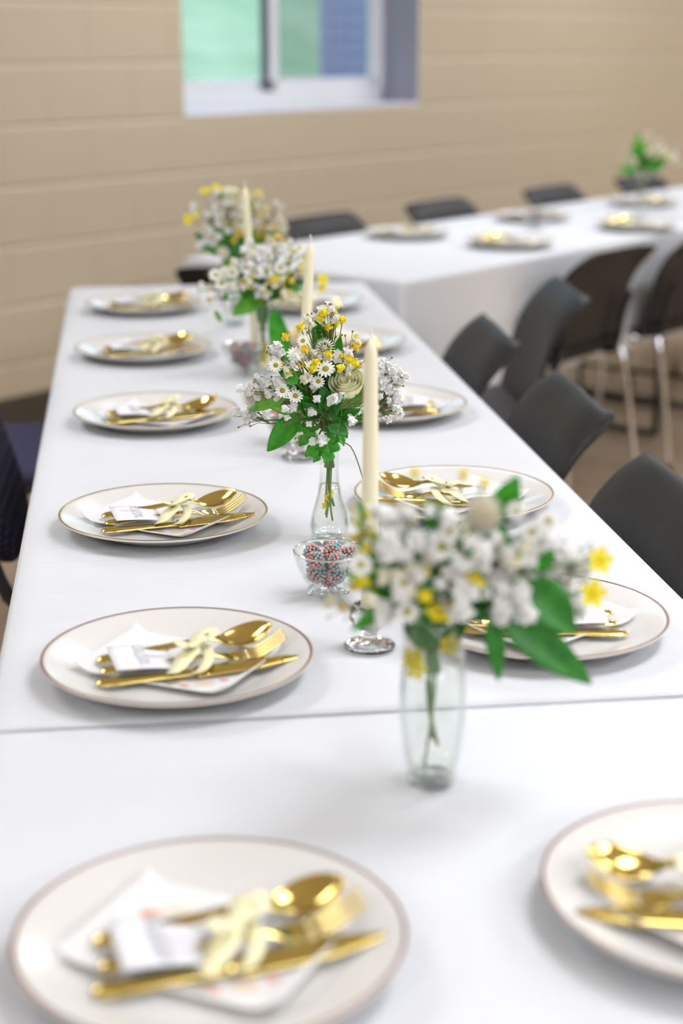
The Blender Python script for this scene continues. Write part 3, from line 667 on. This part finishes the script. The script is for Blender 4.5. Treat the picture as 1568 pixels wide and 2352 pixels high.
for k in range(5):
    a = 2*PI*k/5; d = Vector((math.cos(a), math.sin(a), 0)); petal_fan(q, d*.12, d, Vector((0, 0, 1)), .88, .36, .12, 4)
CP = q.mesh('petals', M['yellow']); q = MB(); q.lathe([(0, .14), (.1, .11), (.15, 0), (0, -.05)], 12); CC = q.mesh('flower_centre', mat('orange brown centre', (.50, .22, .03), .7))
def rose_petal_mesh(seed):
    rnd = random.Random(seed)
    def f(a, c):
        s = (2*a-1); th = s*(.55+.6*min(1, c*1.6)); r = .4+.6*math.sin(PI/2*min(1, c*1.3)) + .14*max(0, (c-.78)/.22)**2 - .05*s*s
        z = -.75+1.45*c - .26*abs(s)**2.5*c
        return (r*math.cos(th), r*math.sin(th), z)
    q = MB(); q.grid(f, 8, 8); return q.mesh('petal', M['rose'])
RP = rose_petal_mesh(1)
q = MB(); bm = bmesh.new(); bmesh.ops.create_icosphere(bm, subdivisions=3, radius=.72); q.add([v.co.copy() for v in bm.verts], [tuple(v.index for v in f.verts) for f in bm.faces]); bm.free(); PB = q.mesh('ball', M['pod'])
def spikes_mesh(n, L, r):
    q = MB()
    for k in range(n):
        z = 1-2*(k+.5)/n; ph = k*2.39996; rr = math.sqrt(1-z*z); d = Vector((rr*math.cos(ph), rr*math.sin(ph), z)); a = d.orthogonal().normalized(); b_ = d.cross(a)
        q.add([d*.66+a*r, d*.66-a*r*.5+b_*r*.87, d*.66-a*r*.5-b_*r*.87, d*L], [(0, 1, 3), (1, 2, 3), (2, 0, 3)])
    return q.mesh('bristles', M['spike'])
PS = spikes_mesh(420, 1.15, .016); PS2 = spikes_mesh(90, 1.25, .05)

class Bouquet:
    """local frame: r to the right of the table axis view, z up, d away; unit metres, sketch units scaled by k"""
    def __init__(s, label, x, y, k, ox, oz, z0, R, seed, kz=None):
        s.t = thing('flower_bouquet', label, 'flowers', (x, y, TZ+.001), -YAW, 'flower bouquets'); s.k = k; s.ox = ox; s.oz = oz; s.z0 = z0; s.R = R; s.kz = kz or k; s.rnd = random.Random(seed)
        s.neck = Vector((0, 0, z0-.012))
    def P(s, px, py, d=None):
        x = (px-s.ox)*s.k; z = s.z0 + (s.oz-py)*s.kz
        if d is None:
            cz = s.z0+.05; rho = math.hypot(x, z-cz)/s.R; d = -s.R*.75*math.sqrt(max(0, 1-rho*rho))+s.rnd.uniform(-.012, .012)
        # keep the drawn position while moving in depth (rays fall towards the table)
        return Vector((x, d, z - d*0.25))
    def stem_path(s, p, sag=.0):
        m = s.neck.lerp(p, .45) + Vector((-(p.x)*.12, -(p.y)*.12, .012)); b = Vector((s.rnd.uniform(-.006, .006), s.rnd.uniform(-.006, .006), s.z0-.05))
        return crom([b, s.neck + Vector((p.x*.04, p.y*.04, 0)), m, p], 4)
    def spray(s, px, py, r, n, cols=('white',), size=.0055, buds=3, back=False, depth=None, lo=.7):
        d0 = depth
        c = s.P(px, py, d0)
        if back: c.y = abs(c.y)*.9
        q = MB(); path = s.stem_path(c - (c-s.neck)*.25); q.tube(path, [.0011]*len(path), 5)
        root = path[-1]; pts = []
        for i in range(n):
            a = s.rnd.uniform(0, 2*PI); rr = r*s.k*math.sqrt(s.rnd.random()); dd = s.rnd.uniform(-1, 1)*r*s.k*.75
            p = c + Vector((rr*math.cos(a), dd, rr*math.sin(a)*.9 - dd*.2)); pts.append(p)
            mid = root.lerp(p, .55) + Vector((s.rnd.uniform(-.004, .004), s.rnd.uniform(-.004, .004), s.rnd.uniform(0, .004)))
            q.tube([root, mid, p - (p-mid).normalized()*size*.3], .00055, 4)
        bp = []
        for i in range(buds):
            a = s.rnd.uniform(0, 2*PI); p = c + Vector((r*s.k*1.15*math.cos(a), s.rnd.uniform(-.01, .01), r*s.k*1.1*math.sin(a))); q.tube([root, root.lerp(p, .6)+Vector((0, 0, .003)), p], .0004, 4); bp.append(p)
        so = q.build('spray', M['twig'] if s.rnd.random() < .6 else M['stem'], s.t)
        for p in pts:
            dr = (p-root).normalized(); col = s.rnd.choice(cols)
            sz = size*s.rnd.uniform(lo, 1.15)*(1 if col in ('white', 'cream') else .8)
            o = obj('blossom', s.rnd.choice(BL[col]), so, p, sc=sz); o.rotation_euler = (dr*.6+Vector((0, -.5, .4))).to_track_quat('Z', 'Y').to_euler()
        for p in bp: obj('bud', BUDM, so, p, sc=.0015)
    def head(s, px, py, kind, size, face=(0, -1, .7), d=None, stemmat='stem'):
        p = s.P(px, py, d); f = Vector(face) + Vector((s.rnd.uniform(-.25, .25), 0, s.rnd.uniform(-.2, .2))); f.normalize()
        q = MB(); path = s.stem_path(p - f*size*.3); q.tube(path, .0010 if kind != 'rose' else .0022, 6)
        so = q.build({'daisy': 'daisy', 'cosmos': 'yellow_flower', 'rose': 'rose', 'pod': 'seed_head', 'star': 'seed_head'}[kind], M[stemmat], s.t)
        rot = f.to_track_quat('Z', 'Y').to_euler()
        if kind == 'daisy': obj('petals', DP, so, p, rot, size); obj('flower_centre', DC, so, p, rot, size)
        elif kind == 'cosmos': obj('petals', CP, so, p, rot, size); obj('flower_centre', CC, so, p, rot, size)
        elif kind == 'pod': obj('ball', PB, so, p, rot, size); obj('bristles', PS, so, p, rot, size)
        elif kind == 'star': obj('ball', PB, so, p, rot, size*.45); obj('bristles', PS2, so, p, rot, size)
        elif kind == 'rose':
            base = Matrix.Translation(p) @ rot.to_matrix().to_4x4()
            for ring, (cnt, sc, tz) in enumerate([(2, .30, .14), (3, .46, .12), (4, .62, .08), (5, .80, .03), (5, .98, -.05)]):
                for k in range(cnt):
                    mm = base @ Matrix.Rotation(2*PI*k/cnt + ring*.7, 4, 'Z') @ Matrix.Rotation(.04*ring-.05, 4, 'Y') @ Matrix.Translation((0, 0, tz*size)) @ Matrix.Diagonal((size*sc, size*sc, size*(.78+.05*ring), 1))
                    o = obj('petal', RP, so); o.matrix_local = mm
    def leaf(s, b0, tip, w, m='leaf', lobed=False, d0=None, d1=None, bend=.12, tilt=.0, stem=True, roll=0.):
        a = s.P(*b0, d0); c = s.P(*tip, d1); ax = c-a; L = ax.length; t = ax.normalized()
        view = Vector((0, -1, .28)).normalized(); side = t.cross(view).normalized(); nrm = side.cross(t).normalized()
        side = (side*math.cos(roll) + nrm*math.sin(roll)).normalized(); nrm = side.cross(t).normalized()
        W = w*s.k
        def f(i, j):
            v = 2*j-1; pw = math.sin(PI*min(1, i**.75*.97+.015))**.85 if not lobed else (math.sin(PI*min(1, i**.9*.93+.04))**.6)*(.45+.55*abs(math.sin(i*PI*3.0+.5)))
            if i > .82 and not lobed: pw *= 1
            return a + t*(L*i - (.30*L*abs(v)*(1-i) if lobed else 0)) + side*(v*W*.5*pw) + nrm*(bend*L*math.sin(PI*i)*.5 - .16*W*(1-abs(v))*pw)
        q = MB(); q.grid(f, 14 if not lobed else 26, 6); o = q.build('leaf', M[m], s.t); solid(o, .0004)
        if stem:
            st = MB(); path = s.stem_path(a); st.tube(path, .0009, 5); st.build('leaf_stalk', M['stem'], o)
    def stems(s, n, zbot, spread=.010, m='stem', r=.0014):
        for k in range(n):
            a = s.rnd.uniform(0, 6.28); e = s.rnd.uniform(.3, 1)*spread
            q = MB(); q.tube(crom([(e*math.cos(a), e*math.sin(a), zbot+s.rnd.uniform(0, .025)), (.4*e*math.cos(a+2), .4*e*math.sin(a+2), s.z0*.55), (.6*e*math.cos(a+2.6), .6*e*math.sin(a+2.6), s.z0+.01)], 5), s.rnd.uniform(.7, 1.2)*r, 6); q.build('stem', M[m if k % 3 else 'twig'], s.t)
    def filler(s, n, nl, cols, size=.005):
        for k in range(n):
            a = s.rnd.uniform(0, PI); s.spray(s.ox + s.R/s.k*.6*math.cos(a)*s.rnd.uniform(.4, 1), s.oz - (.02 + .06*s.rnd.random())/s.k, 22*.0005/s.k+12, 6, cols, size, 1, depth=s.R*.65*s.rnd.uniform(.5, 1))
        for k in range(nl):
            a = s.rnd.uniform(-.2, PI+.2); L = s.R*s.rnd.uniform(.55, .8)/s.k
            s.leaf((s.ox+6*math.cos(a), s.oz-.012/s.k), (s.ox+L*math.cos(a), s.oz-.02/s.k-L*.8*abs(math.sin(a))), .024/s.k, s.rnd.choice(['leaf', 'leafdark', 'leafpale']), d0=.004, d1=s.R*s.rnd.uniform(.1, .7), stem=False, roll=s.rnd.uniform(-.6, .6))

# --- slim bud vase, in focus
vase('b', .242, 1.955, 'slim clear bud vase in focus at the middle of the table', .075)
B = Bouquet('white, yellow and green wildflower bouquet in sharp focus in the slim bud vase', .242, 1.955, .000549, 757, 985, .147, .105, 11, .0005415)
B.stems(5, .03, .006)
q = MB(); q.tube(crom([(.004, -.002, .028), (.001, -.003, .06), (.003, 0, .14)], 5), .0012, 6); q.build('stem', M['stem'], B.t)
for (px, py, c, r_, n) in [(762, 730, ('white', 'white', 'yellow'), 20, 6), (718, 752, ('cream', 'white', 'white'), 18, 6), (765, 755, ('yellow',), 26, 4)]: B.spray(px, py, r_, n, c, .0062, 5)
for (px, py, r_, n) in [(645, 818, 18, 6), (655, 850, 20, 6), (600, 895, 36, 7), (565, 955, 24, 5), (640, 920, 26, 8), (625, 890, 26, 8), (580, 965, 18, 4)]: B.spray(px, py, r_, n, ('white',), .0066, 4)
for (px, py, r_, n) in [(880, 850, 30, 14), (895, 885, 30, 16), (880, 915, 32, 16), (905, 860, 26, 10), (890, 945, 28, 9), (868, 880, 26, 10), (900, 925, 25, 8)]: B.spray(px, py, r_, n, ('white',), .0066, 5, depth=.012+.01*B.rnd.random())
for (px, py, r_, n, c) in [(755, 835, 30, 5, ('white', 'white', 'yellow')), (725, 830, 30, 8, ('cream', 'yellow', 'white')), (800, 840, 30, 12, ('white', 'white', 'cream', 'yellow')), (812, 800, 25, 7, ('cream', 'yellow', 'amber')), (700, 900, 40, 5, ('white', 'cream')), (745, 935, 34, 4, ('white',)), (690, 960, 32, 6, ('white',)), (795, 950, 40, 3, ('white',)), (725, 1005, 36, 4, ('white',)), (820, 960, 26, 5, ('white',)), (700, 855, 35, 8, ('white', 'yellow', 'cream'))]: B.spray(px, py, r_, n, c, .0062, 3)
for px, py, sz in [(687, 824, .0105), (751, 856, .0110), (658, 904, .0092), (686, 916, .0092), (644, 848, .0085), (703, 794, .0075), (722, 848, .0075), (735, 884, .008), (712, 875, .007)]: B.head(px, py, 'daisy', sz, d=-.078-.008*B.rnd.random())
for px, py in [(740, 742), (748, 731), (787, 746), (697, 764), (665, 786), (816, 807), (813, 843), (783, 857), (723, 858), (757, 824), (706, 815), (652, 845)]:
    p = B.P(px, py); q = MB(); q.tube(B.stem_path(p), .0006, 5); so = q.build('yellow_flower', M['twig'], B.t); obj('blossom', B.rnd.choice(BL['yellow'] + BL['amber'][:1]), so, p + Vector((0, -.012, .003)), (.9, B.rnd.uniform(-.4, .4), 0), .0056)
B.head(798, 893, 'rose', .0190, (-.3, -.55, .85), d=-.062)
B.head(748, 808, 'star', .0115, (0, -1, .5), d=-.060, stemmat='twig'); B.head(594, 908, 'pod', .0185, (-.5, -.6, .5), d=-.015, stemmat='twig'); B.head(600, 905, 'star', .016, (-.5, -.6, .5), d=-.02, stemmat='twig')
for a in [((752, 812), (726, 744), 42, 'leaf'), ((764, 868), (783, 779), 34, 'leaf'), ((692, 952), (617, 1040), 50, 'leaf'), ((664, 922), (575, 944), 24, 'leafpale'), ((722, 905), (660, 855), 40, 'leafdark'), ((730, 925), (690, 860), 46, 'leaf'), ((705, 935), (668, 890), 36, 'leafdark'), ((735, 900), (775, 850), 40, 'leafdark'), ((725, 950), (690, 915), 44, 'leaf'), ((745, 960), (790, 915), 46, 'leafdark'), ((770, 970), (826, 945), 34, 'leaf'), ((745, 900), (720, 850), 40, 'leaf'), ((690, 890), (640, 830), 30, 'leaf'), ((735, 960), (700, 930), 40, 'leafdark'), ((760, 955), (742, 890), 44, 'leafdark'), ((755, 985), (800, 1000), 26, 'leafdark'), ((740, 880), (765, 820), 38, 'leafdark')]:
    B.leaf(a[0], a[1], a[2], a[3], d0=-.02 if a[2] > 30 else None, bend=.16)
for a in [((722, 985), (690, 1028), 34), ((755, 1012), (703, 1052), 40), ((768, 1012), (748, 1068), 42), ((715, 965), (688, 995), 30), ((745, 1030), (722, 1066), 26), ((715, 895), (680, 875), 40), ((778, 985), (790, 1028), 20)]: B.leaf(a[0], a[1], a[2], 'leafpale' if a[2] > 42 else 'leaf', True, d0=-.022, d1=-.03, bend=.1)
B.leaf((775, 970), (798, 1010), 24, 'leafdark', d0=-.015, d1=-.02)
B.filler(7, 8, ('white', 'cream'))
for px, py, sz in [(754, 1150, .0058), (748, 1170, .0056), (760, 1140, .005)]: B.head(px, py, 'cosmos', sz, (0, -1, .1), d=-.002)
q = MB(); q.tube(crom([(.006, 0, .13), (.045*.6, -.01, .125), (.042, -.01, .085)], 5), .0008, 5); q.build('twig', M['twig'], B.t)

# --- nearest vase
vase('t', .243, 1.257, 'clear tumbler shaped vase of water nearest the camera', .118)
B = Bouquet('big blurred white wildflower bouquet with large hanging leaves nearest the camera', .243, 1.257, .0003725, 995, 1415, .150, .115, 21, .0003735)
B.stems(5, .012, .014)
for (px, py, r_, n, c) in [(900, 1245, 42, 12, ('white',)), (985, 1205, 48, 12, ('white',)), (1050, 1275, 50, 13, ('white',)), (935, 1320, 45, 12, ('white', 'cream')), (1145, 1310, 60, 18, ('white',)), (1130, 1245, 50, 11, ('white', 'white', 'cream')), (880, 1385, 28, 4, ('white',)), (1050, 1355, 48, 11, ('white', 'white', 'cream')), (1150, 1370, 45, 12, ('white',)), (870, 1195, 30, 5, ('white',)), (985, 1290, 40, 8, ('white',)), (1000, 1350, 40, 6, ('white', 'yellow')), (850, 1300, 34, 7, ('cream', 'white', 'yellow')), (1180, 1230, 46, 10, ('white',)), (900, 1180, 30, 3, ('white',))]: B.spray(px, py, r_, max(3, int(n*.85)), c, .0077, 2)
for (px, py, r_, n) in [(1215, 1265, 55, 20), (1275, 1310, 52, 20), (1240, 1335, 50, 18), (1300, 1290, 42, 10), (1305, 1380, 38, 9), (1200, 1310, 50, 16)]: B.spray(px, py, r_, n, ('white',), .0056, 5, depth=-.015)
for (px, py, r_, n) in [(775, 1385, 28, 7), (810, 1230, 25, 5), (835, 1330, 28, 6)]: B.spray(px, py, r_, n, ('amber', 'cream', 'cream', 'yellow'), .0044, 4, depth=-.03)
for px, py, sz in [(994, 1242, .0105), (1178, 1209, .009), (1211, 1186, .009), (1145, 1165, .008), (828, 1280, .0095), (925, 1383, .0095), (918, 1320, .009), (1150, 1262, .009), (1010, 1210, .008)]: B.head(px, py, 'daisy', sz, d=-.088)
for px, py in [(939, 1087), (1040, 1090), (1082, 1108), (840, 1250), (960, 1295)]:
    p = B.P(px, py); q = MB(); q.tube(B.stem_path(p), .0007, 5); so = q.build('yellow_flower', M['stem'], B.t); obj('blossom', BL['yellow'][0], so, p, (.5, 0, 0), .0042)
for px, py, sz, f in [(1337, 1278, .0118, (.3, -1, .4)), (1325, 1353, .0125, (.2, -1, .3)), (990, 1388, .0115, (0, -.35, 1)), (1060, 1320, .010, (0, -1, .5))]: B.head(px, py, 'cosmos', sz, f, d=-.05 if px > 1300 else None)
B.head(1080, 1172, 'pod', .0165, (0, -.6, .8), stemmat='stem', d=-.075); B.head(918, 1185, 'pod', .0135, (-.3, -.5, .8), stemmat='twig', d=-.05)
for a in [((1110, 1185), (1150, 1092), 62, 'leaf'), ((1010, 1210), (960, 1145), 60, 'leaf'), ((1100, 1290), (1120, 1190), 70, 'leaf'), ((1130, 1395), (1328, 1556), 84, 'leafdark'), ((1185, 1325), (1288, 1442), 96, 'leafdark'), ((1113, 1398), (1127, 1550), 43, 'leafdark'), ((885, 1378), (808, 1428), 32, 'leaf'), ((1000, 1400), (950, 1290), 90, 'leafdark'), ((1010, 1400), (1040, 1290), 90, 'leafdark'), ((960, 1400), (890, 1330), 70, 'leafdark'), ((1030, 1400), (1130, 1350), 70, 'leafdark'), ((950, 1330), (960, 1210), 60, 'leaf'), ((900, 1290), (860, 1220), 44, 'leafpale'), ((990, 1412), (930, 1385), 50, 'leafdark'), ((1200, 1300), (1230, 1240), 36, 'leaf'), ((860, 1330), (820, 1300), 34, 'leaf'), ((1040, 1405), (1110, 1395), 40, 'leafdark'), ((990, 1260), (1000, 1150), 50, 'leaf')]:
    big = a[2] in (84, 96, 43) and a[3] == 'leafdark'
    B.leaf(a[0], a[1], a[2], a[3], d0=-.045 if big else (-.06 if a[3] == 'leaf' else -.02), d1=-.055 if big else (-.075 if a[3] == 'leaf' else None), bend=.14)
for a in [((990, 1400), (985, 1500), 110), ((1010, 1405), (1025, 1500), 100), ((970, 1405), (960, 1490), 80)]: B.leaf(a[0], a[1], a[2], 'leafdark', d0=-.006, d1=-.010, bend=.05, stem=False)
for px, py in [(1028, 1482), (948, 1515), (955, 1540)]: B.head(px, py, 'cosmos', .0098, (0, -1, .2), d=-.010)
for k in range(12):
    px, py = 850+28*k+B.rnd.uniform(-10, 10), 1330-70*abs(math.sin(k*1.9))
    B.leaf((980+.3*(px-980), 1395), (px, py), 56, ('leaf', 'leafdark')[k % 2], d0=-.025, d1=-.05, stem=False, roll=B.rnd.uniform(-.4, .4))
# yellow-green flower spike
q = MB(); p0, p1 = B.P(850, 1250, -.03), B.P(828, 1160, -.03); q.tube([B.neck, p0, p1], .001, 5); so = q.build('flower_spike', M['stem'], B.t)
for k in range(14):
    t = k/13; o = obj('blossom', BL['yellow'][k % 3] if k % 2 else BL['cream'][k % 3], so, p0.lerp(p1, t)+Vector((.006*math.cos(k*2.2), .006*math.sin(k*2.2), 0)), (k, k*.7, 0), .0042*(1-.5*t))
for k in range(5): B.leaf((848-4*k, 1250-18*k), (826+10*(k % 2), 1225-20*k), 14, 'leafpale', d0=-.03, d1=-.035, stem=False)
B.filler(8, 7, ('white', 'cream'))

# --- middle bouquet
vase('b', .244, 2.955, 'tall clear bud vase behind the one in focus', .07)
B = Bouquet('blurred white and yellow bouquet with broad leaves, second behind the focus', .244, 2.955, .000804, 605, 700, .147, .11, 31, .000787)
B.stems(4, .03, .006)
for (px, py, r_, n, c) in [(600, 615, 38, 16, ('white', 'white', 'cream')), (560, 645, 34, 12, ('white', 'cream')), (640, 605, 34, 12, ('white', 'cream')), (620, 665, 34, 10, ('white', 'cream', 'amber')), (535, 665, 30, 9, ('white', 'cream', 'yellow')), (650, 645, 30, 10, ('white', 'cream', 'yellow')), (610, 690, 16, 4, ('white',)), (590, 590, 24, 8, ('white',)), (660, 670, 24, 7, ('cream', 'yellow'))]: B.spray(px, py, r_, n, c, .0068, 2)
for (px, py, r_, n) in [(680, 590, 30, 12), (690, 625, 24, 8), (650, 575, 22, 6), (480, 660, 22, 6), (500, 690, 20, 5), (660, 690, 18, 4)]: B.spray(px, py, r_, n, ('amber', 'cream', 'yellow'), .0052, 3)
for px, py in [(521, 665), (549, 669), (530, 640), (600, 640), (508, 645), (545, 640), (575, 630), (620, 640), (650, 630)]: B.head(px, py, 'daisy', .0125, d=-.08)
for px, py, sz, f in [(742, 645, .0115, (.4, -.8, .5)), (740, 662, .0115, (.5, -.8, -.2)), (583, 668, .012, (0, -.7, .8)), (571, 660, .010, (0, -.7, .8)), (640, 655, .009, (0, -.7, .7)), (700, 622, .009, (.2, -.8, .6)), (585, 648, .009, (0, -.8, .6)), (655, 775, .009, (0, -1, .2))]: B.head(px, py, 'cosmos', sz, f)
for a in [((608, 678), (542, 732), 46, 'leafpale'), ((632, 716), (660, 880), 46, 'leaf'), ((600, 690), (585, 640), 44, 'leafdark'), ((605, 690), (625, 630), 44, 'leafdark'), ((575, 690), (555, 680), 20, 'leaf'), ((520, 690), (545, 690), 16, 'leaf'), ((600, 690), (560, 620), 40, 'leafdark'), ((610, 690), (680, 660), 30, 'leafdark'), ((500, 720), (512, 745), 12, 'leafpale')]:
    B.leaf(a[0], a[1], a[2], a[3], d0=-.03, bend=.14, stem=a[0][1] < 700)
B.leaf((603, 695), (606, 760), 30, 'leafdark', d0=-.002, d1=-.004, bend=.03, stem=False)
for px, py in [(610, 800), (611, 820), (609, 838)]: B.head(px, py, 'cosmos', .0075, (0, -1, .1), d=-.003)
B.filler(6, 6, ('white', 'cream', 'yellow'))

# --- farthest bouquet on the long table
vase('t', .234, 3.60, 'clear tumbler shaped vase farthest along the long table', .09)
B = Bouquet('blurred white and cream bouquet with yellow blooms, farthest on the long table', .234, 3.60, .00097, 543, 590, .150, .125, 41, .000943)
B.stems(4, .012, .014)
for (px, py, r_, n, c) in [(495, 495, 34, 18, ('white',)), (540, 480, 34, 14, ('white', 'cream')), (590, 480, 34, 14, ('cream', 'cream', 'yellow')), (635, 495, 26, 10, ('cream', 'white', 'yellow')), (515, 530, 32, 10, ('white', 'cream')), (575, 520, 34, 12, ('cream', 'white', 'amber')), (620, 530, 32, 12, ('cream', 'amber')), (490, 575, 20, 8, ('white',)), (600, 462, 14, 5, ('cream',)), (560, 545, 26, 7, ('cream', 'amber')), (650, 525, 18, 6, ('cream',))]: B.spray(px, py, r_, n, c, .0072, 2)
for px, py, sz, f in [(491, 451, .016, (-.2, -.4, 1)), (517, 446, .015, (.3, -.5, .9)), (450, 513, .014, (-.7, -.7, .2)), (470, 505, .010, (-.4, -.6, .4)), (596, 482, .010, (0, -.8, .7))]: B.head(px, py, 'cosmos', sz, f)
B.head(527, 592, 'pod', .015, (-.3, -.8, .3), stemmat='stem')
B.head(545, 462, 'rose', .017, (0, -.5, .9))
for a in [((560, 590), (600, 545), 38, 'leaf'), ((560, 595), (610, 585), 34, 'leaf'), ((545, 600), (570, 560), 34, 'leafdark'), ((540, 590), (520, 555), 32, 'leafdark'), ((555, 575), (510, 540), 28, 'leaf'), ((545, 600), (550, 620), 26, 'leaf'), ((590, 560), (645, 540), 24, 'leafpale'), ((500, 580), (515, 598), 20, 'leafdark'), ((525, 460), (512, 455), 12, 'leaf'), ((560, 600), (580, 530), 36, 'leafdark'), ((480, 560), (465, 545), 16, 'leafdark')]:
    B.leaf(a[0], a[1], a[2], a[3], d0=-.03, bend=.14)
B.leaf((530, 590), (524, 650), 20, 'leafpale', d0=-.01, d1=-.012, stem=False)
B.filler(7, 6, ('white', 'cream'))

# --- far table
vase('b', 1.829, 5.725, 'small bud vase standing on the far table', .08)
B = Bouquet('small green and cream bouquet in the bud vase on the far table', 1.829, 5.725, .00156, 1468, 395, .147, .12, 51, .00151)
B.stems(4, .03, .006)
for (px, py, r_, n, c) in [(1500, 340, 24, 12, ('cream', 'cream', 'white')), (1525, 350, 20, 9, ('cream', 'white')), (1480, 350, 16, 6, ('amber', 'cream')), (1520, 368, 18, 6, ('yellow', 'cream')), (1435, 372, 14, 4, ('cream', 'amber')), (1475, 318, 14, 4, ('cream', 'white')), (1545, 365, 14, 4, ('cream',))]: B.spray(px, py, r_, n, c, .0078, 1)
for a in [((1465, 358), (1450, 302), 24, 'leafpale'), ((1468, 360), (1428, 354), 20, 'leaf'), ((1482, 385), (1522, 362), 30, 'leaf'), ((1470, 385), (1455, 350), 26, 'leafdark'), ((1470, 390), (1480, 350), 24, 'leafdark'), ((1460, 365), (1440, 330), 20, 'leaf')]:
    B.leaf(a[0], a[1], a[2], a[3], d0=-.02, d1=-.03)
B.head(1518, 360, 'cosmos', .013, (.3, -.8, .5))
B.filler(4, 4, ('cream', 'white'))
